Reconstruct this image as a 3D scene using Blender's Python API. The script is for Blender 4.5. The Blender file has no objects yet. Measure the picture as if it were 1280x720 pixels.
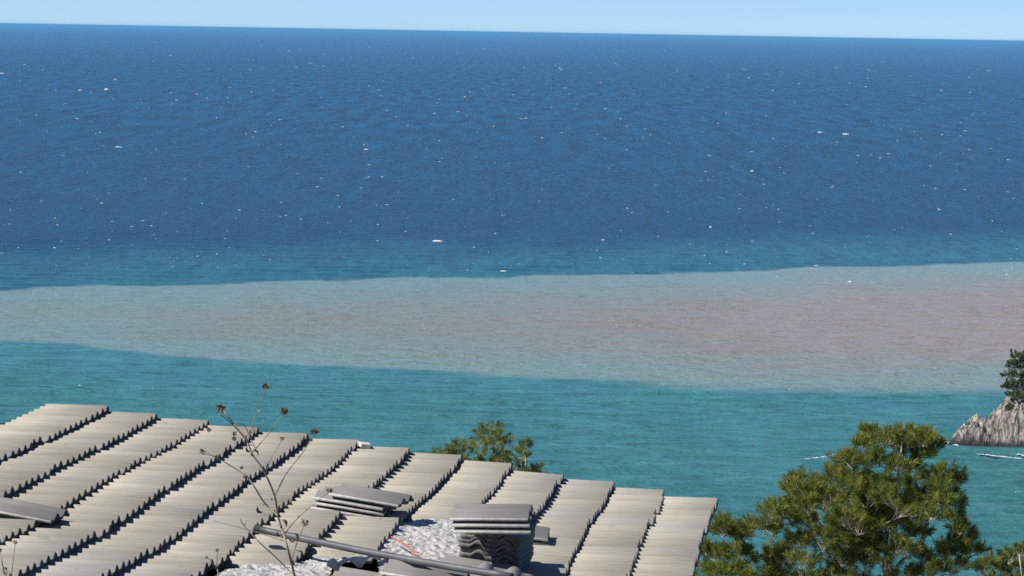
import bpy, bmesh, math, random
import numpy as np
from mathutils import Vector, Matrix, noise as mnoise

random.seed(7)
rng = np.random.default_rng(7)
SC = bpy.context.scene
COL = SC.collection
R = math.radians

# ------------------------------------------------------------------ camera, sky, sun
F_PX, CX, CY = 4282.0, 640.0, 360.0          # telephoto: focal length in photo pixels
ROLL = math.atan(22 / 1280.0)
HORIZON = 40.2
PITCH = math.atan((CY - HORIZON) / F_PX * math.cos(ROLL))
CAM = np.array([0.0, 0.0, 80.0])             # 80 m above the sea
cam_rot = Matrix.Rotation(math.pi / 2 - PITCH, 3, 'X') @ Matrix.Rotation(ROLL, 3, 'Z')
cd = bpy.data.cameras.new("camera")
cam = bpy.data.objects.new("camera", cd)
COL.objects.link(cam)
cam.matrix_world = Matrix.Translation(Vector(CAM)) @ cam_rot.to_4x4()
cd.sensor_width = 36.0
cd.lens = 36.0 * F_PX / 1280.0
cd.clip_start = 0.1
cd.clip_end = 900000.0
cd.dof.use_dof = True
cd.dof.focus_distance = 26.0
cd.dof.aperture_fstop = 45.0
SC.camera = cam

SUN_AZ, SUN_EL = R(-103.0), R(46.0)           # azimuth from the view axis (+Y), negative = left
world = bpy.data.worlds.new("World")
SC.world = world
world.use_nodes = True
wn = world.node_tree.nodes
wl = world.node_tree.links
bg = wn["Background"]
sky = wn.new("ShaderNodeTexSky")
sky.sky_type = 'NISHITA'
sky.sun_disc = False
sky.sun_elevation = SUN_EL
sky.sun_rotation = SUN_AZ
sky.altitude = 0.0
sky.air_density = 0.5
sky.dust_density = 0.0
sky.ozone_density = 10.0
wl.new(sky.outputs[0], bg.inputs[0])
bg.inputs[1].default_value = 0.11

sd = bpy.data.lights.new("sun", 'SUN')
sd.energy = 5.0
sd.angle = R(0.5)
sd.color = (1.0, 0.96, 0.89)
sun = bpy.data.objects.new("sun", sd)
COL.objects.link(sun)
sdir = Vector((math.sin(SUN_AZ) * math.cos(SUN_EL), math.cos(SUN_AZ) * math.cos(SUN_EL), math.sin(SUN_EL)))
sun.rotation_euler = sdir.to_track_quat('Z', 'Y').to_euler()
sun.location = (-40, 0, 130)

SC.view_settings.view_transform = 'Standard'
SC.view_settings.look = 'None'
SC.view_settings.exposure = 0.2
SC.view_settings.gamma = 1.0
SC.view_settings.use_curve_mapping = False
SC.cycles.max_bounces = 6
SC.cycles.volume_bounces = 0
SC.cycles.use_denoising = False

# ------------------------------------------------------------------ helpers
ROT = np.array(cam_rot)


def rays(px, py):
    px = np.asarray(px, float)
    py = np.asarray(py, float)
    d = np.stack([(px - CX) / F_PX, -(py - CY) / F_PX, -np.ones_like(px)], -1)
    return d @ ROT.T


def at_depth(px, py, dist):
    """point seen at a photo position, at a given distance along +Y"""
    d = rays(px, py)
    return CAM + d * (np.asarray(dist) / d[..., 1])[..., None]


def on_level(px, py, z=0.0):
    d = rays(px, py)
    return CAM + d * ((z - CAM[2]) / d[..., 2])[..., None]


def tag(o, label=None, cat=None, group=None, kind=None):
    if label: o['label'] = label
    if cat: o['category'] = cat
    if group: o['group'] = group
    if kind or (label and o.parent is None): o['kind'] = kind or 'thing'
    return o


def link(name, me, parent=None):
    o = bpy.data.objects.new(name, me)
    COL.objects.link(o)
    if parent is not None:
        o.parent = parent
    return o


def empty(name, loc):
    o = bpy.data.objects.new(name, None)
    o.empty_display_size = 0.3
    COL.objects.link(o)
    o.location = loc
    return o


def np_mesh(name, verts, faces, mat=None, smooth=False, attr=None):
    """verts (n,3), faces (m,k) with constant k"""
    verts = np.asarray(verts, np.float32)
    faces = np.asarray(faces, np.int32)
    me = bpy.data.meshes.new(name)
    k = faces.shape[1]
    me.vertices.add(len(verts))
    me.vertices.foreach_set("co", verts.ravel())
    me.loops.add(faces.size)
    me.loops.foreach_set("vertex_index", faces.ravel())
    me.polygons.add(len(faces))
    me.polygons.foreach_set("loop_start", np.arange(0, faces.size, k, dtype=np.int32))
    me.polygons.foreach_set("loop_total", np.full(len(faces), k, np.int32))
    if smooth:
        me.polygons.foreach_set("use_smooth", np.ones(len(faces), bool))
    if attr is not None:
        a = me.attributes.new("tone", 'FLOAT', 'POINT')
        a.data.foreach_set("value", np.asarray(attr, np.float32))
    me.update(calc_edges=True)
    if mat: me.materials.append(mat)
    return me


def grid_faces(nr, nc):
    i = np.arange(nr - 1)[:, None] * nc + np.arange(nc - 1)[None, :]
    return np.stack([i, i + 1, i + nc + 1, i + nc], -1).reshape(-1, 4)


class Tubes:
    """collects tapered tubes into one mesh"""
    def __init__(self, sides=5):
        self.v = []; self.f = []; self.n = 0; self.s = sides

    def add(self, pts, r0, r1=None, bulge=None):
        pts = np.asarray(pts, float)
        r1 = r0 if r1 is None else r1
        m = len(pts)
        t = np.gradient(pts, axis=0)
        t /= np.linalg.norm(t, axis=1, keepdims=True) + 1e-9
        ref = np.array([0.31, 0.2, 0.93]) if abs(t[0] @ np.array([0.31, 0.2, 0.93])) < 0.9 else np.array([1.0, 0, 0])
        a = np.cross(t, ref); a /= np.linalg.norm(a, axis=1, keepdims=True) + 1e-9
        b = np.cross(t, a)
        rr = np.linspace(r0, r1, m)
        if bulge is not None: rr = rr * np.asarray(bulge)
        th = np.arange(self.s) / self.s * 2 * np.pi
        ring = pts[:, None] + rr[:, None, None] * (np.cos(th)[None, :, None] * a[:, None] + np.sin(th)[None, :, None] * b[:, None])
        self.v.append(ring.reshape(-1, 3))
        for i in range(m - 1):
            for j in range(self.s):
                k = (j + 1) % self.s
                self.f.append((self.n + i * self.s + j, self.n + i * self.s + k, self.n + (i + 1) * self.s + k, self.n + (i + 1) * self.s + j))
        # end caps (quads / degenerate-free fans around a centre vertex)
        base = self.n
        self.n += m * self.s
        for ring0, p in ((base, pts[0]), (base + (m - 1) * self.s, pts[-1])):
            self.v.append(p[None]); c = self.n; self.n += 1
            for j in range(0, self.s, 2):
                self.f.append((c, ring0 + j, ring0 + (j + 1) % self.s, ring0 + (j + 2) % self.s))
        return self

    def mesh(self, name, mat):
        return np_mesh(name, np.concatenate(self.v), np.array(self.f), mat, True)


def bez(p0, p1, p2, n=8):
    t = np.linspace(0, 1, n)[:, None]
    return (1 - t) ** 2 * np.asarray(p0) + 2 * t * (1 - t) * np.asarray(p1) + t * t * np.asarray(p2)


# ------------------------------------------------------------------ materials
class Nodes:
    def __init__(self, name):
        self.m = bpy.data.materials.new(name)
        self.m.use_nodes = True
        self.t = self.m.node_tree
        self.b = self.t.nodes["Principled BSDF"]
        self.out = self.t.nodes["Material Output"]

    def new(self, typ, **kw):
        n = self.t.nodes.new(typ)
        for k, v in kw.items():
            setattr(n, k, v)
        return n

    def put(self, sock, val):
        if isinstance(val, bpy.types.NodeSocket):
            self.t.links.new(val, sock)
        elif isinstance(val, (tuple, list)) and len(val) == 3 and sock.type == 'RGBA':
            sock.default_value = (*val, 1)
        else:
            sock.default_value = val

    def math(self, op, a, b=0.0, c=0.0, clamp=False):
        n = self.new("ShaderNodeMath", operation=op, use_clamp=clamp)
        self.put(n.inputs[0], a); self.put(n.inputs[1], b); self.put(n.inputs[2], c)
        return n.outputs[0]

    def remap(self, v, a, b, c=0.0, d=1.0, smooth=True):
        n = self.new("ShaderNodeMapRange", interpolation_type='SMOOTHSTEP' if smooth else 'LINEAR')
        self.put(n.inputs[0], v)
        for i, x in enumerate((a, b, c, d)):
            self.put(n.inputs[1 + i], x)
        return n.outputs[0]

    def mix(self, f, a, b, blend='MIX'):
        n = self.new("ShaderNodeMix", data_type='RGBA', blend_type=blend)
        self.put(n.inputs[0], f); self.put(n.inputs[6], a); self.put(n.inputs[7], b)
        return n.outputs[2]

    def noise(self, vec, scale, detail=4.0, rough=0.55, dims='3D'):
        n = self.new("ShaderNodeTexNoise", noise_dimensions=dims)
        if vec is not None: self.put(n.inputs["Vector"], vec)
        n.inputs["Scale"].default_value = scale
        n.inputs["Detail"].default_value = detail
        n.inputs["Roughness"].default_value = rough
        return n.outputs["Fac"]

    def mapping(self, vec, scale=(1, 1, 1), rot=(0, 0, 0), loc=(0, 0, 0)):
        n = self.new("ShaderNodeMapping")
        self.put(n.inputs[0], vec)
        n.inputs["Scale"].default_value = scale
        n.inputs["Rotation"].default_value = rot
        n.inputs["Location"].default_value = loc
        return n.outputs[0]

    def obj(self): return self.new("ShaderNodeTexCoord").outputs["Object"]
    def pos(self): return self.new("ShaderNodeNewGeometry").outputs["Position"]

    def attr(self, name):
        n = self.new("ShaderNodeAttribute"); n.attribute_name = name
        return n.outputs["Fac"]

    def rand(self): return self.new("ShaderNodeObjectInfo").outputs["Random"]

    def bump(self, h, strength, dist):
        n = self.new("ShaderNodeBump")
        self.put(n.inputs["Height"], h)
        self.put(n.inputs["Strength"], strength)
        n.inputs["Distance"].default_value = dist
        self.put(self.b.inputs["Normal"], n.outputs[0])
        return n

    def set(self, **kw):
        names = {"color": "Base Color", "rough": "Roughness", "spec": "Specular IOR Level", "ior": "IOR", "metal": "Metallic"}
        for k, v in kw.items():
            self.put(self.b.inputs[names[k]], v)
        return self


def mat_tile(name, lo, hi, streak):
    n = Nodes(name)
    o = n.obj()
    r = n.rand()
    st = n.noise(n.mapping(o, (1.0, 19, 3)), 3.0, 5.0, 0.72)
    bl = n.noise(n.mapping(n.pos(), (1, 1, 1)), 1.6, 5.0)
    gr = n.noise(o, 160.0, 3.0)
    f = n.math('ADD', n.math('MULTIPLY', st, streak), n.math('MULTIPLY_ADD', bl, 0.75, -0.15))
    f = n.math('ADD', f, n.math('MULTIPLY_ADD', r, 0.17, -0.085))
    f = n.math('ADD', f, n.math('MULTIPLY_ADD', gr, 0.35, -0.18))
    f = n.remap(f, 0.15 + streak * 0.14, 0.81 + streak * 0.22, smooth=False)
    c = n.mix(f, lo, hi)
    c = n.mix(n.math('MULTIPLY', n.remap(n.noise(n.pos(), 0.75, 4.0, 0.6), 0.52, 0.68), 0.6), c, n.mix(f, (0.24, 0.24, 0.232), (0.37, 0.37, 0.36)))
    lich = n.remap(n.noise(n.pos(), 9.0, 6.0, 0.7), 0.60, 0.72)
    c = n.mix(n.math('MULTIPLY', lich, 0.5), c, (0.20, 0.19, 0.165))
    n.set(color=c, rough=0.9, spec=0.25)
    n.bump(gr, 0.35, 0.004)
    return n.m


M_TILE = mat_tile("weathered_concrete_tile", (0.215, 0.198, 0.158), (0.495, 0.462, 0.380), 0.85)
M_LOOSE = mat_tile("loose_concrete_tile", (0.165, 0.16, 0.15), (0.30, 0.29, 0.27), 0.5)

n = Nodes("crumpled_foil")
cr = n.noise(n.mapping(n.pos(), (1, 1.3, 1)), 14.0, 5.0, 0.6)
wr = n.new("ShaderNodeTexVoronoi", feature='DISTANCE_TO_EDGE')
n.put(wr.inputs["Vector"], n.mapping(n.pos(), (1, 0.55, 1), (0, 0, 0.5)))
wr.inputs["Scale"].default_value = 16.0
dirt = n.remap(n.noise(n.mapping(n.pos(), (1, 0.35, 1)), 42.0, 5.0, 0.75), 0.46, 0.66)
c = n.mix(dirt, (0.60, 0.585, 0.54), (0.20, 0.19, 0.17))
n.set(color=c, rough=0.6, spec=0.2)
n.bump(n.math('ADD', n.math('MULTIPLY', wr.outputs["Distance"], 1.6), cr), 0.55, 0.025)
M_FOIL = n.m


def mat_simple(name, c0, c1, scale, rough=0.8, spec=0.3, bump=0.2, dist=0.01, stretch=(1, 1, 1), metal=0.0):
    n = Nodes(name)
    v = n.mapping(n.obj(), stretch)
    f = n.noise(v, scale, 5.0, 0.6)
    n.set(color=n.mix(n.remap(f, 0.3, 0.7), c0, c1), rough=rough, spec=spec, metal=metal)
    n.bump(f, bump, dist)
    return n.m


M_NOSE_SHADE = mat_simple("tile_nose_painted_shade", (0.045, 0.043, 0.04), (0.085, 0.08, 0.072), 60.0, 0.95, 0.1)  # near-black shade of the tile lips, painted into the nose colour
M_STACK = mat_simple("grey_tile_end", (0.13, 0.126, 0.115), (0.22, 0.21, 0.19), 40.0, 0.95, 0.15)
M_EDGE = mat_simple("pale_tile_edge", (0.42, 0.40, 0.36), (0.58, 0.56, 0.51), 25.0, 0.9, 0.2)
M_DECK = mat_simple("weathered_timber", (0.12, 0.10, 0.08), (0.22, 0.19, 0.15), 3.0, stretch=(1, 8, 8))
M_WALL = mat_simple("lime_render", (0.42, 0.40, 0.36), (0.52, 0.50, 0.46), 2.0, 0.9)
M_PIPE = mat_simple("grey_pipe", (0.085, 0.09, 0.095), (0.13, 0.135, 0.14), 6.0, 0.5, 0.45, 0.05)
M_CORD = mat_simple("faded_red_cord", (0.38, 0.12, 0.10), (0.52, 0.22, 0.18), 30.0)
M_STEM = mat_simple("dry_stem", (0.23, 0.18, 0.12), (0.38, 0.32, 0.23), 40.0, 0.85)
M_SEED = mat_simple("dry_seed_head", (0.13, 0.085, 0.055), (0.33, 0.26, 0.18), 60.0, 0.9)
M_BARK = mat_simple("pale_pine_bark", (0.33, 0.28, 0.23), (0.62, 0.56, 0.49), 5.0, 0.9, 0.2, 0.6, 0.02, (3, 3, 1))
M_GRASS = mat_simple("dry_hillside", (0.10, 0.10, 0.045), (0.22, 0.18, 0.10), 0.4, 0.95, 0.1, 0.6, 0.2)
M_WHITE = mat_simple("pale_tile_chip", (0.55, 0.53, 0.49), (0.68, 0.66, 0.62), 20.0)


def mat_needles(name, dark, light, tip):
    n = Nodes(name)
    t = n.attr("tone")
    c = n.mix(n.remap(t, 0.0, 0.7, smooth=False), dark, light)
    c = n.mix(n.remap(t, 0.72, 1.0, smooth=False), c, tip)
    n.set(color=c, rough=0.55, spec=0.35)
    tr = n.new("ShaderNodeBsdfTranslucent")
    n.put(tr.inputs[0], c)
    mx = n.new("ShaderNodeMixShader")
    mx.inputs[0].default_value = 0.45
    n.t.links.new(n.b.outputs[0], mx.inputs[1])
    n.t.links.new(tr.outputs[0], mx.inputs[2])
    n.t.links.new(mx.outputs[0], n.out.inputs[0])
    return n.m


M_NEEDLE = mat_needles("pine_needles", (0.09, 0.13, 0.026), (0.265, 0.30, 0.050), (0.40, 0.385, 0.095))
M_NEEDLE_FAR = mat_needles("dark_pine_needles", (0.07, 0.11, 0.035), (0.20, 0.25, 0.065), (0.28, 0.31, 0.10))

n = Nodes("sea_foam")
n.set(color=(0.66, 0.70, 0.72), rough=0.9, spec=0.2)
M_FOAM = n.m

# ------------------------------------------------------------------ sea
def edge_curve(nodes, xsock, pts, x0, x1, y0, y1):
    fc = nodes.new("ShaderNodeFloatCurve")
    cv = fc.mapping.curves[0]
    q = [((p[0] - x0) / (x1 - x0), (p[1] - y0) / (y1 - y0)) for p in pts]
    while len(cv.points) < len(q):
        cv.points.new(0.5, 0.5)
    for cp, (a, b) in zip(cv.points, q):
        cp.location = (a, b); cp.handle_type = 'AUTO_CLAMPED'
    fc.mapping.update()
    nodes.put(fc.inputs["Value"], nodes.remap(xsock, x0, x1, smooth=False))
    return nodes.math('MULTIPLY_ADD', fc.outputs[0], y1 - y0, y0)


def sea_edge(px):                      # photo outline of the silt plume -> water positions
    p = np.array(px, float)
    w = on_level(p[:, 0], p[:, 1])
    return [(float(a), float(b)) for a, b in w[:, :2]]


UP = sea_edge([(0, 362), (60, 359), (110, 356), (200, 357), (270, 355), (345, 351), (440, 349), (520, 346), (620, 348), (660, 343.5), (760, 343), (860, 340.5), (960, 338), (1020, 333), (1080, 333.5), (1180, 330), (1280, 327)])
LO = sea_edge([(0, 427), (80, 430), (180, 442), (300, 452), (420, 459), (520, 463), (640, 471), (760, 477), (860, 485), (960, 489), (1100, 490), (1280, 491)])
UP = [(-420, UP[0][1] - 30)] + UP + [(420, UP[-1][1] + 60)]
LO = [(-420, LO[0][1] + 30)] + LO + [(420, LO[-1][1] - 20)]

n = Nodes("sea_water")
P = n.pos()
sep = n.new("ShaderNodeSeparateXYZ"); n.put(sep.inputs[0], P)
X, Y = sep.outputs[0], sep.outputs[1]
gu = edge_curve(n, X, UP, -420, 420, 600, 1500)
gl = edge_curve(n, X, LO, -420, 420, 600, 1500)
wob = n.noise(n.mapping(P, (0.05, 0.016, 0)), 1.0, 5.0, 0.6)
wob2 = n.noise(n.mapping(P, (0.012, 0.006, 0)), 1.0, 4.0, 0.6)
streaks = n.noise(n.mapping(P, (0.018, 0.07, 0)), 1.0, 5.0, 0.65)
Yu = n.math('ADD', Y, n.math('MULTIPLY_ADD', wob, 26.0, -13.0))
Yl = n.math('ADD', Y, n.math('MULTIPLY_ADD', streaks, 14.0, -7.0))
du = n.math('SUBTRACT', gu, Yu)                 # metres inside the far edge
dl = n.math('SUBTRACT', Yl, gl)                 # metres inside the near edge
soft = n.remap(X, -60, 70, 5.0, 16.0)           # the near edge is crisper on the left
inside = n.math('MULTIPLY', n.remap(du, -4, 8), n.remap(dl, n.math('MULTIPLY', soft, -0.6), soft))
# water outside the plume
far_t = n.remap(n.math('ADD', n.math('SUBTRACT', Y, gu), n.math('MULTIPLY_ADD', wob2, 150.0, -75.0)), 30, 260)
deep = n.mix(far_t, (0.022, 0.118, 0.150), (0.002, 0.040, 0.085))
deep = n.mix(n.remap(Y, 1500, 2600), deep, (0.0015, 0.040, 0.088))
patch = n.noise(n.mapping(P, (0.004, 0.0016, 0)), 1.0, 4.0, 0.6)
near_c = n.mix(n.remap(Y, 520, 860), (0.046, 0.180, 0.178), (0.052, 0.195, 0.212))
near_c = n.mix(n.math('MULTIPLY', n.remap(streaks, 0.45, 0.75), 0.45), near_c, (0.090, 0.250, 0.280))
mid = n.remap(n.math('SUBTRACT', Y, n.math('MULTIPLY', n.math('ADD', gu, gl), 0.5)), -20, 20)
clear = n.mix(mid, near_c, deep)
# silt: grey green at the fringes, pinkish grey in the core, pinker to the right
swirl = n.math('MULTIPLY_ADD', n.noise(n.mapping(P, (0.02, 0.035, 0), (0, 0, 0.2)), 1.0, 6.0, 0.65), 120.0, -60.0)
core = n.math('MULTIPLY', n.remap(n.math('ADD', du, swirl), 10, 170), n.remap(n.math('ADD', dl, swirl), 4, 130))
pinkx = n.remap(n.math('ADD', X, n.math('ADD', n.math('MULTIPLY_ADD', wob2, 120.0, -60.0), n.math('MULTIPLY_ADD', streaks, 260.0, -130.0))), -110, 150)
silt_core = n.mix(pinkx, (0.222, 0.248, 0.205), (0.305, 0.258, 0.212))
silt_edge = n.mix(pinkx, (0.185, 0.285, 0.270), (0.205, 0.295, 0.275))
silt = n.mix(core, silt_edge, silt_core)
silt = n.mix(n.math('MULTIPLY', n.remap(streaks, 0.42, 0.72), 0.35), silt, n.mix(pinkx, (0.19, 0.225, 0.215), (0.26, 0.23, 0.225)))
colr = n.mix(inside, clear, silt)
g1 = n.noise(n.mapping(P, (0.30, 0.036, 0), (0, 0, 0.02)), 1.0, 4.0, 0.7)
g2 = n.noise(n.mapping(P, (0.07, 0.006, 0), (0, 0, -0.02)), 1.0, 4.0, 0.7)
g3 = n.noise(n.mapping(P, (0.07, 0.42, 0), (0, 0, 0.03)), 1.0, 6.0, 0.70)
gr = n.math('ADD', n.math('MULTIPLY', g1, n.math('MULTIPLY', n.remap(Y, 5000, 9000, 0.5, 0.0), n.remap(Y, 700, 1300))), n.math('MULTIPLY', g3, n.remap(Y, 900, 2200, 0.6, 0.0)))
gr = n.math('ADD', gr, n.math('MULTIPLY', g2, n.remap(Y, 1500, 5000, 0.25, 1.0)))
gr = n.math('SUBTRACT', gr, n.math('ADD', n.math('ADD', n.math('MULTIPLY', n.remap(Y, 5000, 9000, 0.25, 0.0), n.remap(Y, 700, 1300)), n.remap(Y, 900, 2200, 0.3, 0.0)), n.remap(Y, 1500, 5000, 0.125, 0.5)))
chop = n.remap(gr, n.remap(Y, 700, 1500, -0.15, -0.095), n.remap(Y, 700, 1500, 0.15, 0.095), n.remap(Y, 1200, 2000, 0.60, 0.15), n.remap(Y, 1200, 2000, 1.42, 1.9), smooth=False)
colr = n.mix(n.math('MULTIPLY', n.remap(patch, 0.4, 0.7), 0.08), colr, n.mix(0.5, colr, (0.01, 0.05, 0.1)))
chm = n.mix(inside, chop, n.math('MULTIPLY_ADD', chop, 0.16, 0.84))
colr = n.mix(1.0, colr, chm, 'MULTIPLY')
h1 = n.noise(n.mapping(P, (0.16, 0.30, 0.2), (0, 0, 0.12)), 1.0, 6.0, 0.62)
h2 = n.noise(n.mapping(P, (0.9, 1.3, 0.5)), 1.0, 4.0, 0.6)
n.set(color=colr, rough=0.22, ior=1.33, spec=0.06)
n.bump(n.math('ADD', n.math('MULTIPLY', h1, 1.0), n.math('MULTIPLY', h2, 0.10)), n.remap(Y, 1500, 16000, 0.9, 0.22), 2.2)
M_SEA = n.m

XB, Y0, Y1 = 270.0, 400.0, 1500.0
k = 0.8 * F_PX * 80.0
rows = 1.0 / np.linspace(1 / Y0, 1 / Y1, int(k * (1 / Y0 - 1 / Y1) / 0.85))
cols = np.arange(-XB, XB + 0.1, 1.0)
gx, gy = np.meshgrid(cols, rows)
gz = np.zeros_like(gx); dx = np.zeros_like(gx); dy = np.zeros_like(gx)
step = np.gradient(rows)[:, None]
for i in range(46):
    lam = 2.6 * (22 / 2.6) ** rng.random()
    th = rng.normal(0.15, 0.5)
    kx, ky = math.sin(th) * 2 * math.pi / lam, -math.cos(th) * 2 * math.pi / lam
    amp = 0.0046 * lam * rng.uniform(0.5, 1.2)
    w = np.clip((lam / (2.2 * step) - 0.6) / 0.8, 0, 1)
    ph = kx * gx + ky * gy + rng.random() * 6.28
    gz += amp * w * np.cos(ph)
    dx -= 0.8 * amp * w * kx / math.hypot(kx, ky) * np.sin(ph)
    dy -= 0.8 * amp * w * ky / math.hypot(kx, ky) * np.sin(ph)
fade = np.clip((XB - np.abs(gx)) / 25, 0, 1) * np.clip((gy - Y0) / 30, 0, 1) * np.clip((Y1 - gy) / 750, 0, 1) ** 1.3
wave_v = np.stack([gx + dx * fade, gy + dy * fade, gz * fade], -1).reshape(-1, 3)
wave_f = grid_faces(*gx.shape)
# calm outer sheet, out to the horizon, butted to the edges of the waves
B = 400000.0
ox = [-B, -50000, -6000, -1500, -XB, XB, 1500, 6000, 50000, B]
oy = [250.0, Y0, Y1, 3000, 8000, 20000, 80000, B]
ov = [(x, y, 0.0) for y in oy for x in ox]
of = []
for j in range(len(oy) - 1):
    for i in range(len(ox) - 1):
        if j == 1 and i == 4: continue
        a = j * len(ox) + i
        of.append((a, a + 1, a + 1 + len(ox), a + len(ox)))
allv = np.concatenate([wave_v, np.array(ov)])
allf = np.concatenate([wave_f, np.array(of) + len(wave_v)])
tag(link("sea", np_mesh("sea", allv, allf, M_SEA, True)), kind='structure')

# breaking crests: little foamy mounds, uncountable
def foam_mesh(items):
    V, Fc = [], []
    nv = 0
    for (x, y, w, d, h, yaw) in items:
        m = 9
        t = np.linspace(-1, 1, m)
        env = np.clip(1 - np.abs(t) ** 2.5, 0, 1) * rng.uniform(0.35, 1.0, m)
        bend = rng.normal(0, 0.12) * d * t ** 2 * 3
        prof = [(-0.5, 0.0), (-0.25, 0.75), (0.05, 1.0), (0.5, 0.05)]
        P_ = np.zeros((4, m, 3))
        for r_, (py_, pz_) in enumerate(prof):
            P_[r_, :, 0] = t * w / 2
            P_[r_, :, 1] = py_ * d * (0.25 + 0.75 * env) + bend + rng.normal(0, 0.06, m) * d
            P_[r_, :, 2] = pz_ * h * env - 0.05
        c, s = math.cos(yaw), math.sin(yaw)
        Q = P_.copy()
        Q[..., 0] = x + c * P_[..., 0] - s * P_[..., 1]
        Q[..., 1] = y + s * P_[..., 0] + c * P_[..., 1]
        V.append(Q.reshape(-1, 3)); Fc.append(grid_faces(4, m) + nv); nv += 4 * m
    return np.concatenate(V), np.concatenate(Fc)


items = []
for i in range(2600):
    py = rng.uniform(60, 345) if i < 2480 else rng.uniform(360, 540)
    px = rng.uniform(-60, 1340)
    p = on_level(px, py + (px - 640) * 0.0172)
    m_px = p[1] / F_PX
    big = rng.random() ** 5
    inpl = 350 < py < 480
    w = m_px * (1.2 + 3.6 * big ** 1.6) * (0.6 if inpl else 1)
    hh = min(m_px * (0.24 + 0.6 * big ** 1.5), 1.1) * (0.6 if inpl else 1)
    items.append((p[0], p[1], w, 2.2 * hh + 0.4, hh, rng.normal(0, 0.25)))
for px, py, wpx, hpx in [(547, 301.5, 15, 2.2), (133, 112, 7, 2), (100, 113, 6, 1.6), (2, 92, 8, 2), (458, 187, 6, 1.8), (1057, 168, 9, 2), (1025, 166, 6, 2), (1062, 352, 5, 1.5), (1020, 332, 7, 1.6), (630, 339, 9, 1.6), (940, 214, 5, 2), (1174, 262, 4, 2), (148, 184, 10, 1.4), (888, 284, 5, 1.5), (754, 300, 4, 1.5)]:
    p = on_level(px, py); m_px = p[1] / F_PX
    items.append((p[0], p[1], wpx * m_px, 1.6, hpx * m_px, rng.normal(0, 0.15)))
fv, ff = foam_mesh(items)
tag(link("whitecaps", np_mesh("whitecaps", fv, ff, M_FOAM, True)), kind='stuff')

# ------------------------------------------------------------------ hillside terrain
tx = np.concatenate([np.linspace(-160, -40, 13), np.linspace(-36, 36, 49), np.linspace(40, 160, 13)])
ty = np.concatenate([np.linspace(-40, 6, 12), np.linspace(7, 30, 36), np.linspace(31, 90, 40), np.linspace(95, 340, 40)])
hx, hy = np.meshgrid(tx, ty)
hz = np.interp(hy, [-40, 10.0, 14, 25, 50, 75, 300, 340], [82, 78.2, 73.4, 72.6, 67, 60, 0.0, -9])
bumpy = np.array([mnoise.noise(Vector((a * 0.13, b * 0.13, 0))) for a, b in zip(hx.ravel(), hy.ravel())]).reshape(hx.shape)
hz += bumpy * np.where(hy < 12, 0.12, np.where(hy < 27, 0.15, np.clip((hy - 20) / 20, 0, 1.5)))
tv = np.stack([hx, hy, hz], -1).reshape(-1, 3)
tag(link("hillside", np_mesh("hillside", tv, grid_faces(*hx.shape), M_GRASS, True)), kind='structure')

# ------------------------------------------------------------------ rocky headland
def surf_level(px, py): return on_level(px, py)

n = Nodes("banded_rock")
P = n.pos()
st = n.noise(n.mapping(P, (1.5, 0.6, 0.30), (0, R(28), 0)), 1.0, 8.0, 0.72)
ch = n.noise(P, 0.35, 5.0, 0.6)
sz = n.new("ShaderNodeSeparateXYZ"); n.put(sz.inputs[0], P)
c = n.mix(n.remap(st, 0.40, 0.60), (0.085, 0.077, 0.068), (0.60, 0.545, 0.475))
c = n.mix(n.math('MULTIPLY', n.remap(ch, 0.45, 0.7), 0.6), c, (0.36, 0.27, 0.20))
vk = n.new('ShaderNodeTexVoronoi', feature='DISTANCE_TO_EDGE')
n.put(vk.inputs['Vector'], n.mapping(P, (0.95, 0.4, 0.13), (0, R(28), R(15))))
vk.inputs['Randomness'].default_value = 1.0
vk.inputs['Scale'].default_value = 1.0
crk = n.remap(n.math('ADD', vk.outputs['Distance'], n.math('MULTIPLY_ADD', st, 0.5, -0.24)), 0.0, 0.10)
c = n.mix(n.math('MULTIPLY_ADD', crk, 0.22, 0.78), (0.06, 0.053, 0.046), c)
wet = n.remap(n.math('ADD', sz.outputs[2], n.math('MULTIPLY', ch, 2.4)), 1.6, 3.4)
c = n.mix(wet, (0.050, 0.045, 0.042), c)
n.set(color=c, rough=0.85, spec=0.3)
n.bump(n.math('ADD', st, n.math('MULTIPLY', crk, 0.25)), 1.0, 1.2)
M_ROCK = n.m

base_px = on_level(1193, 555)
ROCK_Y = float(base_px[1])
m1 = ROCK_Y / F_PX
x_at = lambda px: float(on_level(px, 557)[0])
prof_px = [(1190, 0), (1194, 8), (1200, 15), (1207, 21), (1214, 26), (1222, 34), (1227, 31), (1236, 29), (1242, 36), (1250, 43), (1256, 50), (1262, 58), (1272, 64), (1284, 72), (1310, 80), (1350, 88), (1400, 70), (1450, 40), (1490, 0)]
rxs = np.linspace(x_at(1189), x_at(1492), 190)
rys = np.linspace(-12, 14, 110)
prof_h = np.interp(rxs, [x_at(p) for p, _ in prof_px], [h * m1 for _, h in prof_px])
half = 1.0 + 0.95 * prof_h
gx, gy = np.meshgrid(rxs, rys)
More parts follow.
